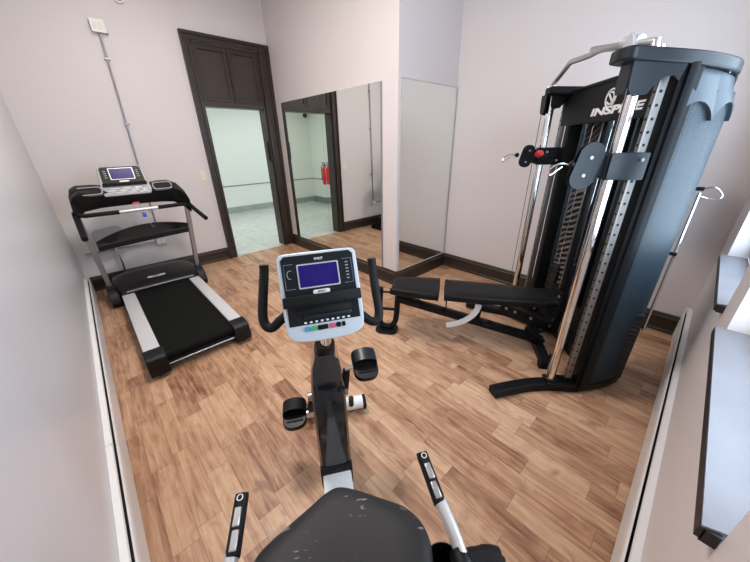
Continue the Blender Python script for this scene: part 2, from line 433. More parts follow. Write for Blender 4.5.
b = MB(); b.box(dx1 - .030, dx1 - .0225, YA + .01, YA + .045, 1.32, 1.62); b.cyl((dx1 - .04, YA + .03, 1.36), (dx1 - .04, YA + .03, 1.58), .008); b.box(dx1 - .045, dx1 - .028, YA + .02, YA + .04, 1.35, 1.37); b.box(dx1 - .045, dx1 - .028, YA + .02, YA + .04, 1.57, 1.59)
b.build('door_latch', M['black'], frame, bevel=.002)

# hallway
hx0, hx1, hy1, hh = .07, 5.6, 8.0, 2.62
HY = YA + T
struct(MB().box(hx0, hx1, YA, hy1, -.1, -.0005).build('floor_hall', M['tile'], smooth=False))
struct(MB().box(hx0, hx1, HY, hy1, hh, hh + .08).build('ceiling_hall', M['hall'], smooth=False))
struct(MB().box(hx0 - .1, hx0, HY, hy1, 0, hh).build('wall_hall_left', M['hall'], smooth=False))
struct(MB().box(hx1, hx1 + .1, HY, hy1, 0, hh).build('wall_hall_right', M['hall'], smooth=False))
struct(MB().box(hx0, hx1, hy1, hy1 + .1, 0, hh).build('wall_hall_back', M['hall'], smooth=False))
M['hallrail'] = mat('grey_green_trim', (.20, .23, .21), .4)
M['hallbase'] = mat('grey_hall_baseboard', (.33, .37, .34), .3, var=.3, vscale=5)
b = MB(); b.box(hx0, hx1, hy1 - .012, hy1, .655, .675); b.box(hx0, hx0 + .012, HY, hy1 - .012, .655, .675); struct(b.build('trim_1', M['hallrail'], smooth=False))
b = MB(); b.box(hx0, hx1, hy1 - .015, hy1, .02, .16); struct(b.build('baseboard_hall_back', M['hallbase'], smooth=False))
b = MB(); b.box(hx0, hx0 + .015, HY, hy1 - .015, 0, .17); struct(b.build('baseboard_hall_left', M['hallrail'], smooth=False))
# hall ceiling lights
for i, x in enumerate((1.5, 3.6)):
    t = thing('ceiling_light', ['flat white ceiling light panel above the hallway door side', 'flat white ceiling light panel farther right along the hallway'][i], 'ceiling light', (x, 6.4, hh - .0))
    MB().box(-.3, .3, -.6, .6, -.03, -.001).build('housing', M['white'], t, bevel=.004, smooth=False)
    MB().box(-.27, .27, -.57, .57, -.036, -.0305).build('diffuser', M['led'], t, smooth=False)
# hall security camera
t = thing('security_camera', 'small dark dome security camera high in the mirrored hallway corner', 'camera', (.20, 7.93, 2.27))
MB().box(-.05, .05, .0, .068, -.03, .05).build('mount', M['white'], t, bevel=.004)
MB().sphere((0, -.04, 0), .06).build('dome', M['dome'], t)
# extinguisher in hall
t = thing('fire_extinguisher', 'red fire extinguisher hanging on the hallway wall beyond the door', 'fire extinguisher', (.19, 7.16, .56))
MB().tube([(0, 0, 0), (0, 0, .02), (0, 0, .40), (0, 0, .44), (0, 0, .47)], [.07, .085, .085, .06, .03], 20).build('cylinder', M['exting'], t)
MB().cyl((0, 0, .47), (0, 0, .52), .022).box(-.012, .10, -.01, .01, .52, .535).box(-.012, .09, -.01, .01, .555, .567).build('valve_handle', M['black'], t, bevel=.002)
MB().tube([(.03, 0, .5), (.1, .02, .45), (.105, .02, .3), (.1, .02, .12)], .010, smooth=5).build('hose', M['black'], t)
MB().box(-.12, -.084, -.03, .03, .1, .35).build('wall_bracket', M['steel'], t)

# mirrors
mz0, mz1 = BB + .002, 2.098
t = thing('wall_mirror', 'large two-panel frameless mirror on the column side facing the treadmill', 'mirror', (X1, 3.49, 0))
ya, yb, ysm = 2.441, 4.47, 3.50
MB().prism([(-.008, ysm - 3.49 - .001), (-.0005, ysm - 3.49 - .001), (-.0005, ya - 3.49), (-.020, ya - 3.49)], mz0, mz1).build('mirror_panel', M['mirror'], t, smooth=False)
MB().box(-.008, -.0005, ysm - 3.49 + .001, yb - 3.49, mz0, mz1).build('mirror_panel', M['mirror'], t, smooth=False)
MB().box(-.0215, -.0005, ya - 3.49 - .005, ya - 3.49, mz0, mz1).build('edge_strip', M['steel'], t, smooth=False)
t = thing('wall_mirror', 'narrow tall mirror with thin silver edge beside the white corner', 'mirror', (3.18, Y2, 0))
xa, xb = 2.722, 3.622
MB().box(xa - 3.18, xb - 3.18, -.008, -.0005, mz0, mz1).build('mirror_panel', M['mirror'], t, smooth=False)
b = MB(); b.box(xa - 3.18 - .010, xa - 3.18, -.016, -.0005, mz0, mz1 + .01); b.box(xb - 3.18, xb - 3.18 + .010, -.016, -.0005, mz0, mz1 + .01); b.box(xa - 3.18, xb - 3.18, -.016, -.0005, mz1, mz1 + .010); b.box(xa - 3.18, xb - 3.18, -.014, -.0005, mz0 - .001, mz0 + .004)
b.build('mirror_frame', M['silver'], t, smooth=False)

# heaters
def heater(name, label, p, q, nrm, hz, joints):
    L = (Vector(q) - Vector(p)).length; ang = math.atan2(q[1] - p[1], q[0] - p[0])
    t = thing(name, label, 'baseboard heater', (p[0], p[1], 0), ang)
    s = 1 if nrm > 0 else -1   # local y direction of the room
    d = .042
    prof_top = [(0, hz - .012), (0, hz), (d * .55, hz - .004), (d * .62, hz - .010), (d * .62, hz - .018), (d * .5, hz - .018)]
    prof_front = [(d * .78, hz - .032), (d * .92, hz - .040), (d, hz - .06), (d, .045), (d * .8, .02), (d * .7, .02), (d * .9, .05), (d * .9, hz - .06), (d * .78, hz - .04)]
    def ext(nm, prof, x0, x1, m):
        return MB().loft([[Vector((x, s * (a + .0008), z)) for a, z in prof] for x in (x0, x1)]).build(nm, m, t, smooth=False)
    ext('back_panel', [(0, .012), (.006, .012), (.006, hz - .013), (0, hz - .013)], 0, L, M['heater'])
    ext('fin_core', [(.008, .07), (d * .62, .07), (d * .62, hz - .07), (.008, hz - .07)], .03, L - .03, M['blackm'])
    ext('damper', [(.006, hz - .05), (d * .7, hz - .05), (d * .7, hz - .045), (.006, hz - .045)], .02, L - .02, M['blackm'])
    ext('top_cover', prof_top, 0, L, M['heater'])
    cuts = [0] + joints + [L]
    for a, c in zip(cuts, cuts[1:]):
        ext('front_cover', prof_front, a + .0015, c - .0015, M['heater'])
    for x in (0, L - .012):
        MB().box(x - .002, x + .014, (s * .0008 if s > 0 else -d - .003), (d + .003 if s > 0 else -.0008), 0, hz + .002).build('end_cap', M['heater'], t, bevel=.003, smooth=False)
    for x in joints:
        MB().box(x - .02, x + .02, (0.001 if s > 0 else -d * .62 - .002), (d * .62 + .002 if s > 0 else -.001), hz - .003, hz + .001).build('joint_strip', M['heater'], t, smooth=False)
    return t
heater('baseboard_heater', 'long white baseboard heater along the left wall', (0, YW + .05, 0), (0, 4.40, 0), -1, .262, [1.78, 3.3])
heater('baseboard_heater', 'long white baseboard heater along the window wall under the sills', (.10, YW, 0), (3.60, YW, 0), 1, .285, [1.05, 2.4])

# wall electrics
t = thing('junction_box', 'white electrical box high on the wall at conduit top', 'electrical box', (.875, YA, 2.67))
MB().box(-.055, .055, -.045, -.0005, -.05, .05).build('box_body', M['silver'], t, bevel=.004)
MB().box(-.058, .058, -.052, -.046, -.055, .055).build('cover_plate', M['white'], t, bevel=.003)
b = MB(); b.box(-.04, -.006, -.056, -.0525, -.03, .03); b.box(.006, .04, -.056, -.0525, -.03, .03); b.build('receptacle', M['ivory'], t, bevel=.003)
MB().cyl((.06, -.03, -.045), (.06, -.03, -.06), .012).build('connector', M['steel'], t)
t = thing('conduit', 'thin grey metal conduit running down the wall behind the treadmill', 'pipe', (.862, YA, .5))
MB().tube([(.013, -.018, 2.115), (.0, -.018, 1.5), (-.02, -.018, .8), (-.030, -.018, .002)], .0095, 10).build('pipe', M['steel'], t)
MB().tube([(-.10, -.018, -.045), (-.30, -.018, -.045), (-.78, -.018, -.05)], .0095, 10).build('pipe', M['steel'], t)
for z in (.5, 1.3, 1.9):
    MB().box(-.045 + z * .016, .005 + z * .016, -.03, -.0005, z - .008, z + .008).build('strap', M['steel'], t, bevel=.002)
t = thing('wall_outlet', 'small grey outlet box at the lower end of the conduit', 'outlet', (.825, YA, .45))
MB().box(-.055, .055, -.045, -.0005, -.045, .045).build('box_body', M['silver'], t, bevel=.004)
MB().box(-.045, -.005, -.05, -.0455, -.032, .032).box(.005, .045, -.05, -.0455, -.032, .032).build('receptacle', M['white'], t, bevel=.003)
t = thing('light_switch', 'ivory light switch plate between the treadmill and the doorway', 'light switch', (1.512, YA, 1.196))
MB().box(-.038, .038, -.007, -.0005, -.06, .06).build('switch_plate', M['ivory'], t, bevel=.003)
MB().box(-.006, .006, -.018, -.0075, -.012, .012).build('toggle', M['white'], t, bevel=.002)
t = thing('wall_sensor', 'small white round fixture on the wall at the top edge above the conduit', 'sensor', (1.123, YA, 2.95))
MB().cyl((0, -.0005, 0), (0, -.03, 0), .05).build('fixture_base', M['white'], t, bevel=.003)
MB().sphere((0, -.04, .0), .032).build('sensor_head', M['black'], t)

# ------------------------------------------------------------------ TREADMILL
tx, ty = .610, 3.30
tm = thing('treadmill', 'black and silver treadmill with lit navy screen against the back wall', 'treadmill', (tx, ty, 0))
def w(x, y, z): return Vector((x - tx, y - ty, z))
def bx(b, x0, x1, y0, y1, z0, z1, bev=0): return b.box(x0 - tx, x1 - tx, y0 - ty, y1 - ty, z0, z1, None, bev)
b = MB(); bx(b, .30, .92, 2.42, 3.85, .06, .145); bx(b, .262, .305, 2.42, 4.2, .05, .155); bx(b, .915, .958, 2.42, 4.2, .05, .155); b.build('deck_frame', M['frame'], tm, bevel=.004)
# belt wraps the rear roller
prof = [(3.86, .168), (2.42, .168), (2.395, .160), (2.382, .142), (2.382, .12), (2.39, .105), (2.42, .098), (2.42, .11), (2.40, .12), (2.395, .14), (2.41, .155), (3.86, .160)]
MB().loft([[w(x, y, z) for y, z in prof] for x in (.362, .866)]).build('running_belt', M['belt'], tm)
for s_, (xa, xb) in (('l', (.252, .358)), ('r', (.870, .972))):
    b = MB(); bx(b, xa, xb, 2.46, 3.77, .155, .180, .006); r_ = b.build('side_rail', M['railtop'], tm)
for (xa, xb) in ((.243, .372), (.856, .981)):
    prof = [(2.335, .035), (2.325, .09), (2.345, .165), (2.375, .186), (2.475, .190), (2.475, .03), (2.36, .02)]
    MB().loft([[w(x, y, z) for y, z in prof] for x in (xa, xb)]).build('rear_end_cap', M['black'], tm, bevel=.006)
MB().tube([w(.372, 2.372, .075), w(.856, 2.372, .075)], .006, 12).build('rear_rod', M['steel'], tm)
b = MB(); bx(b, .36, .87, 2.39, 2.42, .055, .095); b.build('rear_crossbar', M['black'], tm, bevel=.004)
for x in (.30, .92):
    MB().cyl(w(x, 2.40, .0), w(x, 2.40, .03), .022).build('foot', M['blackm'], tm)
# motor hood
ring = []
def hoodring(y, hw, z, zc):
    n = 12; pts = [w(.615 - hw, y, .04)]
    for i in range(n + 1):
        a = -1 + 2 * i / n
        pts.append(w(.615 + a * hw, y, z + (zc - z) * (1 - abs(a) ** 4)))
    pts.append(w(.615 + hw, y, .04)); return pts
MB().loft([hoodring(3.80, .352, .155, .182), hoodring(3.84, .356, .19, .215), hoodring(3.95, .38, .215, .255), hoodring(4.15, .40, .225, .275), hoodring(4.32, .39, .215, .265), hoodring(4.42, .36, .13, .17)]).build('motor_hood', M['black'], tm, angle=50)
b = MB(); b.bar(w(.30, 3.80, .193), w(.93, 3.80, .193), .03, .012, up=(0, 0, 1)); b.build('hood_trim', M['steel'], tm, bevel=.003)
bd = MB().prism(rrect(.17, .034, .016), 0, .004, basis(w(.60, 3.93, .249), (1, 0, 0), (0, .95, .18))).build('hood_badge', M['silver'], tm)
text('badge_lettering', 'SPIRIT', .026, M['black'], bd, basis(w(.60, 3.93, .2535), (1, 0, 0), (0, .95, .18)), .0004)
# upright bases, uprights
for xa, xb, k in ((.150, .235, -1), (1.000, 1.085, 1)):
    MB().loft([[w(xa, y0, z), w(xb, y0, z), w(xb, y1, z), w(xa, y1, z)] for (z, y0, y1) in ((.0, 3.95, 4.40), (.06, 3.90, 4.42), (.14, 3.93, 4.30), (.19, 4.0, 4.2), (.21, 4.03, 4.16))]).build('upright_base', M['black'], tm, bevel=.006)
    MB().cyl(w(xa, 4.40, .045), w(xb, 4.40, .045), .045, 20).build('transport_wheel', M['blackm'], tm)
MB().bar(w(.19, 4.10, .18), w(.167, 3.985, .97), .050, .045, up=(1, 0, 0)).build('upright', M['steel'], tm, bevel=.006)
MB().bar(w(1.045, 4.10, .18), w(1.090, 3.985, .97), .050, .045, up=(1, 0, 0)).build('upright', M['steel'], tm, bevel=.006)
# tray shelf between uprights
ny = 24
top = []; 
def tray_prof(t):   # t -1..1 ; returns front y, back y, z front, z back
    yb = 4.10 + .16 * (1 - abs(t) ** 2.0); yf = 4.03 + .02 * (1 - t * t)
    return yf, yb, .635 + .045 * (t + 1) / 2, .675 + .05 * (t + 1) / 2 + .055 * (1 - t * t)
rings = []
for i in range(ny + 1):
    t = -1 + 2 * i / ny; x = .645 + t * .425; yf, yb, zf, zb = tray_prof(t)
    cup = .028 * max(0, math.sin((t + 1) * PI * 1.5)) ** 2 if abs(t) < .95 else 0
    rings.append([w(x, yf, zf - .035), w(x, yf, zf + .012), w(x, yf + .02, zf + .02), w(x, (yf + yb) / 2, (zf + zb) / 2 - cup), w(x, yb - .02, zb - cup * .3), w(x, yb, zb + .01), w(x, yb + .012, zb - .03), w(x, (yf + yb) / 2, (zf + zb) / 2 - .06)])
MB().loft(rings).build('accessory_tray', M['black'], tm, angle=50)
# console arch: beam with wings
def cons_ring(x, y, z, hy, hz, tilt=0):
    pts = []
    for a, b_ in rrect(2 * hy, 2 * hz, min(hy, hz) * .55, 3):
        c, s = math.cos(tilt), math.sin(tilt); pts.append(w(x, y + a * c - b_ * s, z + a * s + b_ * c))
    return pts
rs = []
for (x, y, z, hy, hz) in ((.158, 3.95, .965, .045, .10), (.166, 3.96, 1.02, .065, .13), (.190, 4.0, 1.085, .085, .125), (.235, 4.04, 1.12, .09, .11), (.36, 4.08, 1.125, .09, .10), (.50, 4.08, 1.115, .08, .09), (.64, 4.08, 1.11, .075, .085), (.78, 4.08, 1.115, .08, .09), (.90, 4.08, 1.12, .09, .10), (.985, 4.06, 1.115, .09, .105), (1.05, 4.02, 1.08, .085, .11), (1.09, 3.97, 1.02, .07, .11), (1.112, 3.94, .97, .05, .085)):
    rs.append(cons_ring(x, y, z, hy, hz, .35))
con = MB().loft(rs).build('console_body', M['black'], tm, angle=60)
for xa, xb in ((.235, .42), (.825, 1.00)):
    zc = 1.185
    mt = basis(w((xa + xb) / 2, 3.975, zc), (1, 0, 0), (0, .60, .80))
    o_ = rrect(xb - xa, .085, .03, 5)
    b = MB()
    inn = rrect(xb - xa - .02, .068, .025, 5)
    A = [[mt @ Vector((x, y, h)) for x, y in pl] for pl, h in ((o_, -.02), (o_, .008), (inn, .008), (inn, -.02))]
    b.loft(A, cap=False); cu_ = b.build('cup_bezel', M['bezel'], con)
    MB().prism(inn, -.022, .003, mt).build('cup_recess', M['blackm'], con)
# lower cross bar with silver grip sensor
MB().tube([w(.18, 3.90, 1.0), w(.22, 3.88, .985), w(.48, 3.86, .985)], .020, 12).build('crossbar_grip', M['blackm'], tm)
MB().tube([w(.80, 3.86, .985), w(1.02, 3.88, .985), w(1.09, 3.92, .97)], .020, 12).build('crossbar_grip', M['blackm'], tm)
MB().tube([w(.48, 3.86, .985), w(.80, 3.86, .985)], .017, 12).build('pulse_bar', M['silver'], tm)
# grips
MB().tube([w(.163, 3.98, 1.0), w(.163, 3.90, .97), w(.166, 3.72, .87), w(.168, 3.60, .83)], .024, 14, smooth=5).build('handrail_grip', M['blackm'], tm)
MB().tube([w(1.105, 3.98, .985), w(1.112, 3.90, .955), w(1.135, 3.72, .90), w(1.15, 3.56, .86)], .022, 14, smooth=5).build('handrail_grip', M['blackm'], tm)
# centre display
xc = .612
def disp(dx, dy, off): return basis(w(xc, 4.02, 1.262) + Vector((dx * 1.15, 0, 0)) + Vector((0, .33, .944)) * dy + Vector((0, -.944, .33)) * off, (1, 0, 0), (0, .33, .944)) @ Matrix.Diagonal((1.15, 1, 1, 1))
b = MB()
hd = [(-.155, .125), (-.135, .142), (.135, .142), (.155, .125), (.178, -.10), (.165, -.145), (-.165, -.145), (-.178, -.10)]
b.prism(hd, -.035, 0, disp(0, 0, 0)); dh = b.build('display_housing', M['bezel2'], tm, bevel=.006)
plabel(dh, 'silver rimmed display housing')
MB().prism([(-.142, .118), (-.127, .131), (.127, .131), (.142, .118), (.15, -.045), (-.15, -.045)], .0005, .006, disp(0, 0, 0)).build('display_face', M['black'], dh, bevel=.002)
MB().prism(rrect(.172, .112, .004, 2), .0065, .008, disp(.0, .062, 0)).build('screen_bezel', M['silver'], dh)
MB().prism(rrect(.160, .100, .003, 2), .0085, .0095, disp(.0, .062, 0)).build('screen', M['screen'], dh)
MB().prism(rrect(.07, .014, .006, 3), .0065, .009, disp(0, -.012, 0)).build('badge', M['white'], dh)
MB().bar(disp(0, 0, 0) @ Vector((-.155, -.040, .012)), disp(0, 0, 0) @ Vector((.155, -.040, .012)), .02, .03, up=(0, 0, 1)).build('book_ledge', M['blackm'], dh, bevel=.003)
for ix in range(10):
    for iz in range(3):
        MB().prism(rrect(.022, .014, .003, 2), .0005, .004, disp(-.125 + ix * .0278, -.078 - iz * .021, 0)).build('button', M['steel'] if (ix + iz) % 3 else M['greyprint'], dh, smooth=False)
for sx in (-1, 1):
    for k in range(4):
        MB().prism(rrect(.018, .006, .002, 2), .0065, .0075, disp(sx * .112, .09 - k * .02, 0)).build('indicator', M['greyprint'], dh, smooth=False)
# red safety key + blue clip on a cord
MB().prism(rrect(.055, .02, .006, 3), 0, .014, basis(w(.635, 3.905, 1.045), (1, 0, 0), (0, .2, .98))).build('safety_key', M['red'], tm)
MB().tube([w(.655, 3.895, 1.04), w(.66, 3.87, .98), w(.665, 3.87, .95)], .0025, 6).build('key_cord', M['steel'], tm)
b = MB(); b.box(-.016, .016, -.008, .008, -.025, .02, Matrix.Translation(w(.668, 3.865, .93)), .004); b.build('key_clip', M['blue'], tm)
MB().tube([w(.73, 3.86, .955) + Vector((.016 * math.cos(a * PI / 6), 0, .016 * math.sin(a * PI / 6))) for a in range(12)], .0025, 6, closed=True).build('key_ring', M['steel'], tm)
MB().tube([w(.672, 3.865, .905), w(.70, 3.88, .83), w(.72, 3.95, .78), w(.735, 4.06, .76)], .003, 6, smooth=4).build('hanging_cord', M['silver'], tm)
# grey pad on rod behind the tray
t = thing('floor_stand', 'grey rounded pad on a slim chrome rod behind the treadmill tray', 'stand', (.36, 4.56, 0))
MB().tube([(0.0, 0, .01), (.01, -.02, .3), (.0, -.03, .55)], .012, 10).build('rod', M['chrome'], t)
MB().cyl((0, 0, 0), (0, 0, .012), .06, 24).build('base_disc', M['steel'], t, bevel=.003)
MB().prism(rrect(.28, .22, .06, 6), 0, .03, basis((-.01, -.02, .62), (1, 0, .12), (-.1, .35, .93))).build('pad', M['steel'], t, bevel=.008)

# ------------------------------------------------------------------ EXERCISE BIKE   local: x = forward, y = left
a0 = R(59.3); s0 = .85
bk = thing('exercise_bike', 'black and white upright exercise bike in the foreground, seat nearest', 'exercise bike', (.2875 + s0 * math.cos(a0), -.006 + s0 * math.sin(a0), 0), a0)
def q(s, r, z): return Vector((s - s0, -r, z))
# seat: rounded triangle, lofted outline
SO = spline([Vector((a_, b_, 0)) for a_, b_ in [(.418, 0), (.402, .040), (.378, .081), (.348, .129), (.315, .153), (.283, .158), (.245, .150), (.19, .142), (.12, .140), (.06, .11), (.035, 0), (.06, -.13), (.13, -.17), (.22, -.182), (.285, -.179), (.324, -.164), (.342, -.146), (.366, -.107), (.392, -.062), (.411, -.030)]], 4, True); cen = Vector((.22, 0, 0))
def so(sc, z, dip=0): return [q(cen.x + (p.x - cen.x) * sc, p.y * sc, z + dip * (abs(p.y) / .16) ** 2) for p in SO]
MB().loft([so(.80, .815), so(.95, .822), so(1.0, .845), so(1.0, .865), so(.975, .878), so(.93, .884, .004), so(.80, .886, .006), so(.5, .884, .006), so(.2, .882), so(.03, .881)]).build('seat', M['seat'], bk, angle=70)
MB().box(.10 - s0, .36 - s0, -.07, .07, .79, .815).build('seat_plate', M['frame'], bk, bevel=.004)
MB().tube([q(.26, 0, .36), q(.24, 0, .60)], .034, 20).build('seat_tube', M['silver'], bk)
MB().tube([q(.24, 0, .60), q(.22, 0, .80)], .026, 20).build('seat_post', M['chrome'], bk)
MB().cyl(q(.25, .04, .56), q(.25, .10, .56), .018).build('height_knob', M['black'], bk)
# side hand grips beside seat
_g0 = set(bpy.data.objects)
for sd in (1, -1):
    k = sd
    MB().tube([q(.40, k * .213, .836), q(.285, k * .222, .815), q(.17, k * .20, .78), q(.12, k * .11, .76), q(.13, 0, .755)], .0135, 14, smooth=6).build('seat_handle', M['silver'], bk)
    g = MB().tube([q(.475, k * .2105, .851), q(.37, k * .2145, .831)], .0145, 16).build('hand_grip', M['blackm'], bk, bevel=.002)
    MB().cyl(q(.475, k * .2105, .851), q(.479, k * .2104, .853), .0138).build('grip_end', M['black'], bk)
    for (sa, sb) in ((.448, .414), (.409, .375)):
        p0 = q(sa, k * .2113, .8475 - (.475 - sa) * 0 + .0095); p0.z = .851 - (.475 - sa) * .19 + .0105
        p1 = q(sb, k * .2130, 0); p1.z = .851 - (.475 - sb) * .19 + .0105
        MB().bar(p0, p1, .014, .010, up=(0, 0, 1)).build('pulse_plate', M['brushed'], g, bevel=.002)
    MB().tube([q(.464, k*.2108, .8636) + Vector((.006 * math.cos(a * PI / 5), .006 * math.sin(a * PI / 5), 0.001 * math.cos(a * PI / 5))) for a in range(10)], .0012, 5, closed=True).build('grip_mark', M['mark'], g)
for o in set(bpy.data.objects) - _g0:
    if o.parent == bk and o.name.split('.')[0] in ('hand_grip', 'grip_end', 'seat_handle'): o.location = (-.012, 0, -.004)
# bottle holder ring on right handle and soft cover
cr = q(.262, .186, .800)
b = MB(); rings = []
for z, r in ((-.085, .026), (-.02, .034), (0, .040), (.003, .037), (-.02, .029), (-.07, .022)):
    rings.append([cr + Vector((r * 1.1 * math.cos(a * PI / 14), r * math.sin(a * PI / 14), z)) for a in range(28)])
b.loft(rings); b.tube([q(.283, .217, .808), q(.25, .218, .800), q(.18, .205, .776)], [.018, .023, .023], 16, smooth=3)
b.build('handle_socket', M['black'], bk)
MB().tube([q(.262, .225, .785), q(.262, .250, .785), q(.258, .285, .78), q(.250, .305, .775)], [.014, .026, .028, .016], 16, smooth=5).build('rubber_lever', M['blackm'], bk)
# frame beam, rear foot
MB().bar(q(.20, 0, .335), q(.86, 0, .355), .108, .085, bev=.006).build('main_beam', M['white'], bk)
MB().bar(q(.26, 0, .31), q(.16, 0, .05), .06, .07, bev=.005).build('rear_strut', M['silver'], bk)
MB().tube([q(.15, -.27, .045), q(.15, .27, .045)], .032, 16).build('rear_stabilizer', M['silver'], bk)
for k in (-1, 1):
    MB().tube([q(.15, k * .24, .045), q(.15, k * .285, .045)], .038, 16).build('foot_cap', M['black'], bk, bevel=.004)
# body shroud
prof = [(.885, .865, .040), (.862, .82, .054), (.825, .75, .060), (.80, .66, .060), (.785, .54, .060), (.775, .43, .060), (.765, .36, .060), (.80, .24, .060), (.90, .16, .060), (1.05, .13, .062), (1.22, .17, .062), (1.33, .28, .062), (1.36, .42, .062), (1.32, .56, .062), (1.22, .68, .060), (1.08, .76, .058), (1.0, .82, .052), (.965, .865, .040)]
P3 = spline([Vector(p) for p in prof], 3)
cs, cz = 1.02, .48
def shell(k, sc): return [q(cs + (p.x - cs) * sc, k * p.z, cz + (p.y - cz) * sc) for p in P3]
sh = MB().loft([shell(-.2, .80) if 0 else [q(cs + (p.x - cs) * .93, -p.z, cz + (p.y - cz) * .95) for p in P3],
      [q(cs + (p.x - cs) * .985, -p.z * .86, cz + (p.y - cz) * .99) for p in P3], [q(p.x, -p.z * .5, p.y) for p in P3], [q(p.x, 0, p.y) for p in P3], [q(p.x, p.z * .5, p.y) for p in P3],
      [q(cs + (p.x - cs) * .985, p.z * .86, cz + (p.y - cz) * .99) for p in P3], [q(cs + (p.x - cs) * .93, p.z, cz + (p.y - cz) * .95) for p in P3]]).build('body_shroud', M['blackg'], bk, angle=28)
MB().box(.765 - s0, .80 - s0, -.062, .062, .31, .425, None, .008).build('shroud_collar', M['black'], bk)
for k in (1, -1):
    MB().cyl(q(1.08, k * .058, .47), q(1.08, k * .066, .47), .13, 36).build('crank_cover', M['black'], bk, bevel=.003)
# front stabilizer
MB().bar(q(1.30, 0, .16), q(1.43, 0, .07), .07, .06, bev=.004).build('front_strut', M['white'], bk)
MB().tube([q(1.41, -.205, .06), q(1.41, .205, .06)], .040, 18).build('front_stabilizer', M['white'], bk)
for k in (-1, 1):
    MB().tube([q(1.41, k * .205, .055), q(1.41, k * .225, .055)], .045, 18).build('foot_cap', M['blackm'] , bk, bevel=.004)
    MB().cyl(q(1.37, k * .13, .09), q(1.36, k * .13, .155), .016, 14).build('leveling_knob', M['black'], bk)
# cranks & pedals
cc = (1.105, .47)
for k, (ps, pz_, pr) in ((1, (1.085, .62, .178)), (-1, (1.14, .335, .174))):
    MB().bar(q(cc[0], k * .078, cc[1]), q(ps, k * .092, pz_), .012, .034, up=(0, 1, 0), bev=.003).build('crank_arm', M['black'], bk)
    MB().cyl(q(cc[0], k * .06, cc[1]), q(cc[0], k * .092, cc[1]), .020).build('crank_axle', M['steel'], bk)
    MB().cyl(q(ps, k * .085, pz_), q(ps, k * (pr - .05), pz_), .009).build('pedal_spindle', M['chrome'], bk)
    tl = .28 if k > 0 else .15
    c, s = math.cos(tl), math.sin(tl)
    def pq(ds, dr, dz): return q(ps + ds * c - dz * s, k * (pr + dr), pz_ + ds * s + dz * c)
    b = MB(); mt = basis(pq(0, 0, 0), pq(1, 0, 0) - pq(0, 0, 0), Vector((0, 1, 0)))
    b.prism([(x, y) for x, y in rrect(.150, .112, .045, 6)], -.014, .010, mt)
    pd = b.build('pedal', M['black'], bk, bevel=.004)
    # strap arching over the toes
    ring = []
    for i in range(13):
        a = PI * i / 12; y_ = -.057 * math.cos(a); z_ = .012 + .046 * math.sin(a) ** .8 if 0 < i < 12 else .0
        ring.append((y_, z_))
    b = MB(); rings = []
    for y_, z_ in ring:
        rings.append([mt @ Vector((xx, y_ * (1.0 if tt == 0 else .94), z_ - tt)) for xx, tt in ((-.005, 0), (.060, 0), (.060, .004), (-.005, .004))])
    b.loft(rings); b.build('toe_strap', M['cap'] if k > 0 else M['blackm'], pd)
    for xx in (-.04, -.02, 0, .02, .04):
        MB().prism(rrect(.006, .075, .002, 2, xx, 0), .0102, .014, mt).build('tread', M['blackm'], pd)
# neck and console
MB().tube([q(.925, .008, .84), q(.905, .01, .98), q(.935, .01, 1.06)], .022, 18, smooth=4).build('neck_post', M['chrome'], bk)
MB().tube([q(.925, .004, .85), q(.921, .006, .895)], .036, 18).build('neck_collar', M['black'], bk)
up = Vector((.44, 0, .898)).normalized(); rt = Vector((.035, -1, .02)).normalized()
con_o = q(.917, .014, 1.092)
def cm(off=0): 
    m = basis(con_o, rt, up); return m @ Matrix.Translation((0, 0, off))
hs = [(-.132, .115), (-.128, .138), (-.108, .148), (0, .149), (.108, .148), (.128, .138), (.132, .115), (.132, 0), (.130, -.095), (.118, -.132), (.080, -.147), (0, -.151), (-.080, -.147), (-.118, -.132), (-.130, -.095), (-.132, 0)]
hs = [(p.x, p.y) for p in spline([Vector((x, y, 0)) for x, y in hs], 4, True)]
ch = MB().prism(hs, -.035, 0, cm()).build('console', M['rim'], bk, bevel=.008)
plabel(ch, 'silver rimmed console')
fc = [(-.120, .128), (-.108, .140), (.108, .140), (.120, .128), (.118, -.092), (-.118, -.092)]
face = MB().prism(fc, .0005, .004, cm()).build('console_face', M['face'], ch, bevel=.002)
MB().prism(rrect(.138, .082, .004, 2, -.002, .068), .0045, .006, cm()).build('screen_bezel', M['silver'], face)
MB().prism(rrect(.129, .073, .003, 2, -.002, .068), .0065, .0072, cm()).build('screen', M['screen'], face)
# outline marks round the side dials
for sx in (-1, 1):
    b = MB(); ol = [Vector((sx * .082, .112, 0)), Vector((sx * .112, .112, 0)), Vector((sx * .112, .030, 0)), Vector((sx * .082, .030, 0))]
    b.tube([cm(.0046) @ p for p in ol], .0007, 5); b.build('printed_outline', M['greyprint'], face)
b = MB(); b.tube([cm(.0046) @ Vector((-.094 + .010 * math.cos(R(a)), .078 + .014 * math.sin(R(a)), 0)) for a in range(60, 300, 20)], .0012, 5); b.build('printed_dial', M['greyprint'], face)
for k in range(6):
    MB().prism(rrect(.010, .004, .001, 1, .095, .100 - k * .011), .0045, .0052, cm()).build('printed_key', M['greyprint'], face, smooth=False)
text('lettering', 'SPIRIT', .011, M['mark'], face, cm(.0048) @ Matrix.Translation((.004, .122, 0)), .0002)
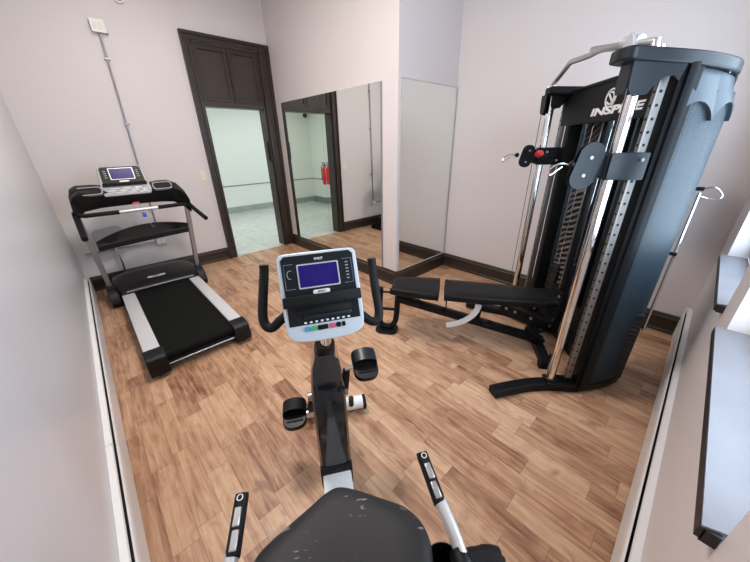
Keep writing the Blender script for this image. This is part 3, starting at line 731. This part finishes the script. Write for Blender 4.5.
# ledge with badge, book rack
MB().box(-.128, .128, -.030, .006, .004, .030, cm(), .005).build('book_rack', M['blackm'], ch)
MB().box(-.092, .092, -.062, -.035, .0045, .006, cm(), .001).build('rack_slot', M['blackm'], ch)
MB().box(-.07, .09, -.074, -.062, .0045, .011, cm(), .003).build('speaker_ledge', M['cap'], ch)
bd = MB().prism(rrect(.056, .014, .0065, 4, .0, .012), .0045, .016, cm()).build('badge', M['white'], ch, bevel=.001)
text('badge_lettering', 'SPIRIT', .010, M['black'], bd, cm(.0163) @ Matrix.Translation((0, .012, 0)), .0002)
for k in range(9):
    MB().prism(rrect(.009, .006, .002, 2, -.066 + k * .0180, -.085), .0045, .0055, cm()).build('printed_key', M['mark'], ch, smooth=False)
for x, wd, m_ in ((-.062, .016, 'cyan'), (-.042, .016, 'green'), (-.012, .034, 'black'), (.020, .016, 'pinkkey'), (.040, .015, 'black'), (.058, .011, 'black')):
    MB().prism(rrect(wd, .016, .003, 2, x, -.107), .0005, .005, cm()).build('button', M[m_], ch, smooth=False)
MB().box(-.09, .09, -.09, .06, -.07, -.03, cm(), .01).build('console_back', M['black'], ch)
# handlebars
for pts in ([(1.075, -.180, 1.158), (1.065, -.182, 1.13), (1.02, -.190, 1.07), (.975, -.197, 1.005), (.955, -.188, .975), (.945, -.165, .972), (.96, -.13, .995), (.985, -.07, 1.02), (.99, .0, 1.03)],
            [(1.055, .214, 1.152), (1.045, .214, 1.125), (.99, .212, 1.06), (.94, .214, .995), (.92, .205, .967), (.915, .18, .963), (.935, .14, .99), (.965, .07, 1.02), (.99, .0, 1.03)]):
    MB().tube([q(*p) for p in pts], .0165, 14, smooth=4).build('handlebar', M['blackm'], bk)

# ------------------------------------------------------------------ CABLE MACHINE
am = R(41); mo = (2.640, .655)
cmn = thing('cable_machine', 'tall black cable functional trainer with chrome posts by the window wall', 'cable machine', (mo[0], mo[1], 0), am)
def tower(k):
    """k=-1 near tower, k=+1 far tower; local coordinates mirrored in x"""
    n_, f_ = k, None
    def P(x, y, z): return Vector((k * x, y, z))
    # chrome guide post
    MB().tube([P(.50, 0, .06), P(.50, 0, 1.84)], .0265, 22).build('guide_post', M['chrome'], cmn)
    MB().tube([P(.50, 0, .055), P(.50, 0, .09)], .038, 20).build('post_collar', M['black'], cmn, bevel=.003)
    # indexed rail with holes (dark plugs)
    hr = MB().box((.486 if k > 0 else -.514), (.514 if k > 0 else -.486), -.125, -.088, .10, 1.82, None, .003).build('index_rail', M['rail'], cmn)
    proto = None
    for i in range(30):
        z = .16 + i * .0545
        if proto is None:
            proto = MB().cyl(P(.500, -.0865, z), P(.500, -.0883, z), .0065, 10).build('rail_hole', M['black'], hr); pm = proto.data
            side = MB().cyl(P(.5135, -.106, z), P(.5148, -.106, z), .0065, 10).build('rail_hole', M['black'], hr).data
        else:
            for me in (pm, side):
                o = bpy.data.objects.new('rail_hole', me); C.objects.link(o); o.parent = hr; o.location.z = i * .0545
    # cable in front
    MB().tube([P(.535, .045, .12), P(.535, .045, 1.84)], .0025, 6).build('cable', M['blackm'], cmn)
    # black column
    MB().box(min(k * .455, k * .535), max(k * .455, k * .535), -.235, -.150, .05, 1.84, None, .004).build('tower_column', M['frame'], cmn)
    # weight stack behind: plates and rods
    sx, sy = .395, -.345
    rotm = Matrix.Translation(P(sx, sy, 0)) @ Matrix.Rotation(k * R(20), 4, 'Z')
    for i in range(16):
        z0 = .10 + i * .030
        MB().box(-.045, .045, -.13, .13, z0, z0 + .027, rotm, .002).build('weight_plate', M['plate'], cmn)
    for yy in (-.08, .08):
        MB().cyl(rotm @ Vector((0, yy, .06)), rotm @ Vector((0, yy, 1.82)), .010, 12).build('guide_rod', M['chrome'], cmn)
    MB().cyl(rotm @ Vector((0, 0, .58)), rotm @ Vector((0, 0, 1.80)), .004, 8).build('stack_cable', M['blackm'], cmn)
    # rear column
    MB().box(min(k * .27, k * .34), max(k * .27, k * .34), -.54, -.48, .03, 1.82, None, .004).build('rear_column', M['frame'], cmn)
    # outer smoked shroud (curved, bowed outwards)
    def outline(off=0.):
        key = [(.537, -.170), (.521, -.26), (.486, -.36), (.448, -.440), (.400, -.505), (.34, -.545), (.27, -.558)]
        P2 = spline([Vector((x, y, 0)) for x, y in key], 8)
        out = []
        for i, p in enumerate(P2):
            t = (P2[min(i + 1, len(P2) - 1)] - P2[max(i - 1, 0)]).normalized(); nn = Vector((-t.y, t.x, 0))
            out.append(p + nn * off)
        return out
    OL = outline(0); OI = outline(-.006)
    def wallseg(z0f, z1f, name, m, off0=0, off1=-.006, par=cmn):
        A = outline(off0); B = outline(off1); L = len(A)
        b = MB(); r_ = []
        for i in range(L):
            z0, z1 = z0f(i / (L - 1)), z1f(i / (L - 1))
            r_.append([P(A[i].x, A[i].y, z0), P(A[i].x, A[i].y, z1), P(B[i].x, B[i].y, z1), P(B[i].x, B[i].y, z0)])
        b.loft(r_)
        if name == 'shroud_header':
            for v in b.bm.verts:
                if v.co.z > 1.7: v.co.x *= .955; v.co.y = -.17 + (v.co.y + .17) * .90
        return b.build(name, m, par, angle=50)
    wallseg(lambda t: .05, lambda t: 1.74, 'side_shroud', M['smoked'])
    wallseg(lambda t: 1.62 + .075 * abs(math.sin(t * PI * 3.0)) ** .7, lambda t: 1.83 - .05 * t, 'shroud_header', M['hood'], .016, -.008)
    wallseg(lambda t: .02, lambda t: .07, 'shroud_skirt', M['black'], .005, -.008)
    # front edge strip
    MB().box(min(k * .530, k * .552), max(k * .530, k * .552), -.205, -.168, .03, 1.84, None, .003).build('shroud_edge', M['frame'], cmn)
    # inner striped cover
    mt = basis(P(.335, -.262, 0), Vector((1, 0, 0)), Vector((0, 0, 1)))
    b = MB(); b.box(min(k * .245, k * .440), max(k * .245, k * .440), -.272, -.262, .42, 1.80); b.build('stack_cover', M['stripes'], cmn)
    for xx in (.238, .447):
        MB().box(min(k * (xx - .007), k * (xx + .007)), max(k * (xx - .007), k * (xx + .007)), -.275, -.252, .12, 1.80, None, .002).build('cover_trim', M['brushed'], cmn)
    MB().box(min(k * .19, k * .228), max(k * .19, k * .228), -.285, -.255, .10, 1.80, None, .003).build('inner_column', M['frame'], cmn)
    # top cap
    cp = [(.43, .085), (.46, .105), (.52, .108), (.565, .085), (.566, .03), (.550, -.20), (.505, -.35), (.455, -.435), (.395, -.495), (.335, -.528), (.26, -.540), (.22, -.48), (.28, -.30), (.38, -.10)]
    cp = [(k * p.x, p.y) for p in spline([Vector((x, y, 0)) for x, y in cp], 3, True)]
    if k > 0: cp = [(min(x, .535), min(y, .05)) for x, y in cp]; cp = [c for i, c in enumerate(cp) if c != cp[i - 1]]
    b = MB().prism(cp, 1.855, 1.905)
    for v in b.bm.verts: v.co.z += (v.co.y - .1) * .085
    b.build('top_cap', M['cap'] if k < 0 else M['frame'], cmn, bevel=.010)
    # cap bracket under front: plate with scalloped lower edge
    sc_ = [(-.13, 0), (.09, 0), (.085, -.10), (.07, -.125), (.035, -.13), (.0, -.125), (-.02, -.09), (-.05, -.065), (-.085, -.06), (-.11, -.08)]
    b = MB(); b.prism([(x, y) for x, y in sc_], -.004, .004, basis(P(.545, -.03, 1.853), (0, 1, 0), (0, 0, 1)))
    b.prism([(x * .8, y * .7) for x, y in sc_], -.004, .004, basis(P(.465, -.05, 1.853), (0, 1, 0), (0, 0, 1)))
    b.prism([(-.04, 0), (.04, 0), (.04, -.10), (.03, -.12), (-.03, -.12), (-.04, -.10)], -.004, .004, basis(P(.50, .055, 1.853), (1, 0, 0), (0, 0, 1)))
    b.build('pulley_bracket', M['cap'] if k < 0 else M['frame'], cmn, bevel=.002)
    MB().cyl(P(.47, -.05, 1.80), P(.53, -.05, 1.80), .022, 24).build('top_pulley', M['black'], cmn)
    # base: forward curving foot
    fp = [(.50, -.18, .035), (.50, 0, .035), (.515, .12, .035), (.56, .26, .040), (.615, .40, .045)]
    pp = spline([Vector(p) for p in fp], 5); rings = []
    for i, p in enumerate(pp):
        t = (pp[min(i + 1, len(pp) - 1)] - pp[max(i - 1, 0)]).normalized(); nn = Vector((t.y, -t.x, 0)).normalized()
        hw_ = .040; rings.append([P(*(p + nn * hw_ + Vector((0, 0, zz)))) for zz in (-.03, .018)] + [P(*(p + nn * hw_ * .75 + Vector((0, 0, .026)))), P(*(p - nn * hw_ * .75 + Vector((0, 0, .026))))] + [P(*(p - nn * hw_ + Vector((0, 0, zz)))) for zz in (.018, -.03)])
    ft = MB().loft(rings).build('front_foot', M['frame'], cmn, bevel=.003)
    mp = pp[len(pp) * 3 // 4 - 1]
    MB().box(-.030, .030, -.014, .014, .0615, .0635, Matrix.Translation(P(mp.x, mp.y, 0)) @ Matrix.Rotation(-k * R(18), 4, 'Z')).build('foot_sticker', M['mark'], ft, smooth=False)
    MB().bar(P(.50, -.16, .035), P(.34, -.53, .035), .07, .06, bev=.004).build('base_rail', M['frame'], cmn)
    for (x, y) in ((.50, -.1), (.34, -.52)):
        MB().cyl(P(x, y, 0), P(x, y, .012), .03).build('rubber_foot', M['blackm'], cmn)
    # bolts at column foot
    for z in (.10, .16):
        MB().cyl(P(.455, -.19, z), P(.449, -.19, z), .012, 12).build('bolt', M['brushed'], cmn)
    MB().box(min(k * .45, k * .55), max(k * .45, k * .55), -.15, .03, .055, .075, None, .003).build('base_plate', M['frame'], cmn)
_b0 = set(bpy.data.objects)
tower(-1)
for o in set(bpy.data.objects) - _b0:
    if o.parent == cmn: o.location.x -= .020; o.location.y += .045
_before = set(bpy.data.objects)
tower(1)
for o in set(bpy.data.objects) - _before:
    if o.parent == cmn: o.location.x -= .03
# carriages
def carriage(k, zc, mcol, sz):
    def P(x, y, z): return Vector((k * x, y, z))
    cg = MB()
    cg.box(-.042, .042, -.135, .035, -.062, .062, Matrix.Translation(P(.50, 0, zc)), .006)
    co = cg.build('pulley_carriage', mcol, cmn)
    for (xa_, xb_, y_, z_) in ((.46, .448, -.02, .03), (.46, .448, -.10, -.03), (.54, .552, -.10, .03)):
        MB().cyl(P(xa_, y_, zc + z_), P(xb_, y_, zc + z_), .008, 12).build('carriage_bolt', M['brushed'], co)
    # swivel arm and twin-pulley plates
    MB().box(-.016, .016, .03, .075, -.05, .05, Matrix.Translation(P(.50, 0, zc)), .003).build('swivel_bracket', M['frame'], co)
    b = MB()
    ov = [(p[0], p[1]) for p in rrect(.085 * sz, .165 * sz, .042 * sz, 8)]
    tl = Matrix.Rotation(R(12), 4, 'Z')
    for off in (-.018, .014):
        b.prism(ov, off, off + .004, basis(P(.50, .10 + .04 * (sz - .8), zc), (0, 1, 0), (0, 0, 1)) @ tl)
    pl_ = b.build('pulley_plate', mcol, co, bevel=.001)
    for sgn in (-1, 1):
        c_ = basis(P(.50, .10 + .04 * (sz - .8), zc), (0, 1, 0), (0, 0, 1)) @ tl @ Matrix.Translation((0, sgn * .042, 0))
        MB().cyl(c_ @ Vector((0, 0, -.013)), c_ @ Vector((0, 0, .013)), .036, 24).build('pulley_wheel', M['black'], pl_)
        MB().cyl(c_ @ Vector((0, 0, -.024)), c_ @ Vector((0, 0, .024)), .008, 12).build('pulley_bolt', M['steel'], pl_)
    # cable stop ball + carabiner
    MB().sphere(P(.50, .185, zc + .01), .017).build('cable_ball', M['black'], co)
    a_ = P(.50, .205, zc + .01)
    MB().tube([a_, a_ + Vector((0, .03, .004)), a_ + Vector((.004, .06, -.006)), a_ + Vector((.004, .085, -.03)), a_ + Vector((.0, .075, -.05)), a_ + Vector((0, .05, -.03)), a_ + Vector((0, .025, -.01))], .0045, 8, smooth=4).build('carabiner', M['chrome'], co)
    return co
c1 = carriage(-1, 1.43, M['cap'], 1.35)
c2 = carriage(1, 1.44, M['frame'], 1.)
c2.location.x -= .03
c1.location.x -= .020; c1.location.y += .045
# red pull-pin knob of far carriage, chrome pin
MB().tube([(.46, .0, 1.455), (.40, .005, 1.45)], .010, 12).build('pin_shaft', M['chrome'], c2)
MB().tube([(.44, .05, 1.455), (.42, .054, 1.457), (.36, .060, 1.463), (.33, .062, 1.466)], [.020, .026, .022, .012], 14).build('pull_knob', M['red'], c2)
MB().tube([(-.46, .03, 1.40), (-.44, .05, 1.36), (-.46, .075, 1.33), (-.49, .06, 1.36)], .005, 8, smooth=4).build('chrome_hook', M['chrome'], c1)
# header with logo
hdr = MB().box(-.445, .445, -.10, -.085, 1.645, 1.856).build('header_panel', M['frame'], cmn, bevel=.003)
MB().box(-.46, .46, -.115, -.075, 1.845, 1.866, None, .006).build('header_lip', M['frame'], cmn)
MB().box(-.24, .24, -.30, -.26, 1.76, 1.82, None, .004).build('rear_crossmember', M['frame'], cmn)
hm = basis((-.175, -.0845, 1.700), (-1, 0, 0), (0, 0, 1))
text('logo_lettering', 'INSPIRE', .054, M['mark'], hdr, hm, .0008, bold=.045, sx=2.55, shear=.12)
b = MB(); lc_ = Vector((-.120, -.084, 1.762))
b.tube([lc_ + Vector((.045 * math.cos(a * PI / 16), 0, .045 * math.sin(a * PI / 16))) for a in range(32)], .0045, 6, closed=True)
b.tube([lc_ + Vector((.030 * math.cos(a * PI / 16), 0, .030 * math.sin(a * PI / 16))) for a in range(6, 30)], .0050, 6)
b.tube([lc_ + Vector((-.022, 0, -.020)), lc_ + Vector((.024, 0, .022))], .0055, 6)
b.build('logo_emblem', M['mark'], hdr)
for k in (1,):
    MB().bar((k * .47, .09, .085), (k * .08, -.29, .085), .07, .10, bev=.004).build('base_brace', M['frame'], cmn)
    for t_ in (.12, .28, .55, .85):
        pt = Vector((k * .47, .09, .10)).lerp(Vector((k * .08, -.29, .10)), t_); nn = Vector((-k * .698, .716, 0)) * .0352
        MB().cyl(pt + nn, pt + nn * 1.18, .013, 14).build('brace_bolt', M['brushed'], cmn)
# accessory bar hung behind the near shroud
MB().tube([(-.375, -.53, .40), (-.368, -.53, 1.28)], .007, 12).build('accessory_bar', M['chrome'], cmn)
for z in (.42, .93, 1.30):
    MB().bar((-.345, -.50, z), (-.378, -.538, z), .015, .02, bev=.002).build('accessory_hook', M['frame'], cmn)
MB().tube([(-.37, -.54, 1.26), (-.40, -.58, 1.25), (-.42, -.60, 1.27), (-.40, -.57, 1.31), (-.37, -.54, 1.30)], .004, 8, smooth=4).build('carabiner', M['chrome'], cmn)
# lower rear: base cross members and back plate
MB().box(-.28, .28, -.54, -.48, .03, .09, None, .004).build('rear_base_beam', M['frame'], cmn)
MB().box(-.24, .24, -.295, -.235, .03, .10, None, .004).build('front_base_beam', M['frame'], cmn)
MB().box(.10, .45, -.250, -.235, .10, .42, None, .004).build('kick_panel', M['frame'], cmn)
MB().box(-.45, -.10, -.250, -.235, .10, .42, None, .004).build('kick_panel', M['frame'], cmn)
for x, z in ((.14, .37), (.40, .37), (.14, .15), (.40, .15), (.27, .26)):
    MB().cyl((x, -.235, z), (x, -.229, z), .014, 14).build('panel_bolt', M['brushed'], cmn)
# pull-up bar: multi-bend chrome bar above caps
pu = [(.50, .0, 1.905), (.505, .01, 1.925), (.30, .02, 2.012), (.12, .02, 2.000), (.04, .02, 2.000), (-.10, .02, 2.005), (-.05, .02, 2.035)]
MB().tube([(.505, 0, 1.90), (.50, .0, 1.925), (.290, .0, 2.015), (.060, .0, 2.000), (-.075, .0, 2.004), (-.062, .045, 2.000), (-.30, .045, 1.960), (-.36, .02, 1.955), (-.50, .0, 1.93), (-.505, 0, 1.90)], .0165, 14).build('pull_up_bar', M['brushed'], cmn)
for k in (-1, 1):
    MB().cyl((k * .505, 0, 1.900), (k * .505, 0, 1.912), .036, 20).build('bar_flange', M['chrome'], cmn, bevel=.002)
MB().tube([(-.335, .035, 1.966), (-.42, .015, 1.95)], .026, 14).build('bar_clamp', M['silver'], cmn)
b = MB(); b.prism([(-.05, 0), (.05, 0), (.03, .06), (.0, .085), (-.03, .06)], -.006, .006, basis((-.40, .05, 1.906), (1, 0, 0), (0, 0, 1))); b.build('bar_bracket', M['silver'], cmn, bevel=.002)

# ------------------------------------------------------------------ BENCH
ca, sa_ = math.cos(am), math.sin(am)
bo = (mo[0] + (-.06) * ca - (-.05) * sa_, mo[1] + (-.06) * sa_ + (-.05) * ca)
bn = thing('weight_bench', 'black adjustable weight bench with split pads in front of the cable machine', 'bench', (bo[0], bo[1], 0), am - R(7.5))
def pad(name, key, z0, z1):
    P2 = spline([Vector((x, y, 0)) for x, y in key], 4, True); cy = sum(p.y for p in P2) / len(P2)
    def rg(sc, z): return [Vector((p.x * sc if abs(sc) < 1 else p.x, cy + (p.y - cy) * (1 - (1 - sc) * .4), z)) for p in P2]
    o = MB().loft([rg(.90, z0), rg(.98, z0 + .006), rg(1.0, z0 + .022), rg(1.0, z1 - .020), rg(.97, z1 - .005), rg(.90, z1), rg(.5, z1 + .002), rg(.05, z1 + .002)]).build(name, M['pad'], bn, angle=60)
    return o
pad('seat_pad', [(-.10, 1.20), (.10, 1.20), (.135, 1.18), (.165, .92), (.165, .84), (.150, .815), (-.150, .815), (-.165, .84), (-.165, .92), (-.135, 1.18)], .425, .485)
pad('backrest_pad', [(-.13, .775), (.13, .775), (.152, .755), (.155, .6), (.135, .15), (.115, -.02), (.09, -.045), (-.09, -.045), (-.115, -.02), (-.135, .15), (-.155, .6), (-.152, .755)], .425, .485)
MB().bar((0, 1.17, .34), (0, .02, .085), .055, .065, up=(1, 0, 0), bev=.004).build('main_beam', M['frame'], bn)
MB().bar((0, .83, .415), (0, 1.18, .415), .05, .03, up=(1, 0, 0), bev=.003).build('seat_bracket', M['frame'], bn)
MB().bar((0, .70, .41), (0, .0, .41), .05, .03, up=(1, 0, 0), bev=.003).build('backrest_bracket', M['frame'], bn)
for x in (-.035, .035):
    MB().bar((x, .75, .26), (x, .75, .42), .008, .05, up=(1, 0, 0), bev=.002).build('hinge_plate', M['frame'], bn)
    MB().bar((x, .98, .30), (x, .98, .41), .008, .04, up=(1, 0, 0), bev=.002).build('seat_support', M['frame'], bn)
MB().bar((0, .47, .40), (0, .49, .21), .03, .035, up=(1, 0, 0), bev=.003).build('adjust_strut', M['frame'], bn)
b = MB(); b.tube([(-.035, .40, .225), (-.10, .37, .225), (-.10, .43, .225), (-.035, .46, .225)], .008, 8, smooth=3); b.build('adjust_handle', M['frame'], bn)
arc = [Vector((-.045, .50 + .36 * (1 - math.cos(t)) , .37 - .24 * math.sin(t))) for t in [i * R(7) for i in range(0, 11)]]
b = MB(); rings = []
for i, p in enumerate(arc):
    tt = (arc[min(i + 1, 10)] - arc[max(i - 1, 0)]).normalized(); nn = Vector((0, -tt.z, tt.y)); h_ = .024
    rings.append([p + nn * h_ + Vector((dx, 0, 0)) for dx in (-.004, .004)] + [p - nn * h_ + Vector((dx, 0, 0)) for dx in (.004, -.004)])
b.loft(rings); plabel(b.build('adjustment_arc', M['white'], bn, bevel=.002), 'white curved adjustment arc')
# rear foot
MB().bar((-.28, 0, .04), (.24, 0, .04), .07, .055, bev=.005).build('rear_foot', M['frame'], bn)
for x in (-.25, .21):
    MB().box(x - .03, x + .03, -.045, .045, 0, .045, None, .004).build('rubber_foot', M['blackm'], bn)
MB().bar((0, .06, .10), (0, -.03, .06), .07, .08, up=(1, 0, 0), bev=.004).build('rear_joint', M['frame'], bn)
for x in (-.16, .20):
    MB().cyl((x, -.055, .04), (x, -.085, .04), .022, 16).build('transport_wheel', M['blackm'], bn)
# front loop support
MB().tube([(0, 1.16, .36), (0, 1.165, .22), (0, 1.18, .10), (0, 1.225, .04), (0, 1.28, .04), (0, 1.315, .08), (0, 1.32, .2), (0, 1.31, .42)], .025, 14, smooth=5).build('front_leg', M['frame'], bn)
MB().cyl((0, 1.165, .22), (0, 1.31, .22), .013).build('leg_rung', M['frame'], bn)
MB().cyl((0, 1.17, .385), (0, 1.29, .385), .009).build('leg_rung', M['frame'], bn)
MB().prism(rrect(.16, .20, .06, 6, 0, 1.255), .0, .022).build('front_foot', M['frame'], bn, bevel=.004)

# ------------------------------------------------------------------ lights
# ceiling panels in the gym
for i, (x, y) in enumerate(((1.05, 1.85), (1.15, 3.35))):
    t = thing('ceiling_light', ['square ceiling light above the exercise bike', 'square ceiling light above the treadmill'][i], 'ceiling light', (x, y, H))
    MB().box(-.31, .31, -.31, .31, -.03, -.001).build('housing', M['white'], t, bevel=.004, smooth=False)
    MB().box(-.28, .28, -.28, .28, -.036, -.0305).build('diffuser', M['led'], t, smooth=False)
    L = bpy.data.lights.new('ceiling_lamp', 'AREA'); L.shape = 'SQUARE'; L.size = .56; L.energy = (55, 9)[i]; L.color = (1, .92, .86)
    o = bpy.data.objects.new('ceiling_lamp', L); o.location = (x, y, H - .045); C.objects.link(o)
for x in (1.5, 3.6):
    L = bpy.data.lights.new('hall_lamp', 'AREA'); L.shape = 'RECTANGLE'; L.size = .54; L.size_y = 1.1; L.energy = 17; L.color = (.97, 1, .94)
    o = bpy.data.objects.new('hall_lamp', L); o.location = (x, 6.4, hh - .045); C.objects.link(o)
# daylight through windows
L = bpy.data.lights.new('daylight', 'AREA'); L.shape = 'RECTANGLE'; L.size = 4.2; L.size_y = 2.6; L.energy = 240; L.color = (.74, .87, 1)
o = bpy.data.objects.new('daylight', L); o.location = (2.3, YW - .45, 1.75); o.rotation_euler = (R(90), 0, 0); C.objects.link(o)
wd = bpy.data.worlds.new('world'); S.world = wd; wd.use_nodes = True
bg = wd.node_tree.nodes['Background']
tc = wd.node_tree.nodes.new('ShaderNodeTexSky'); tc.sky_type = 'HOSEK_WILKIE'; tc.turbidity = 4; tc.sun_direction = (0, .5, .8)
bg.inputs['Color'].default_value = (.60, .78, 1, 1); bg.inputs['Strength'].default_value = 1.6
wd.node_tree.nodes.remove(tc)

# ------------------------------------------------------------------ camera
cam = bpy.data.cameras.new('camera'); cam.lens = 14.4; cam.sensor_width = 36; cam.clip_start = .02
co = bpy.data.objects.new('camera', cam); C.objects.link(co)
rx, rl, rz = 1.1419, -.0185, -.747
m = Matrix.Rotation(rz, 4, 'Z') @ Matrix.Rotation(rx, 4, 'X') @ Matrix.Rotation(rl, 4, 'Z')
m.translation = (.2875, -.006, 1.55); co.matrix_world = m
S.camera = co
S.view_settings.view_transform = 'Standard'; S.view_settings.look = 'None'; S.view_settings.exposure = 0; S.view_settings.gamma = 1; S.view_settings.use_curve_mapping = False
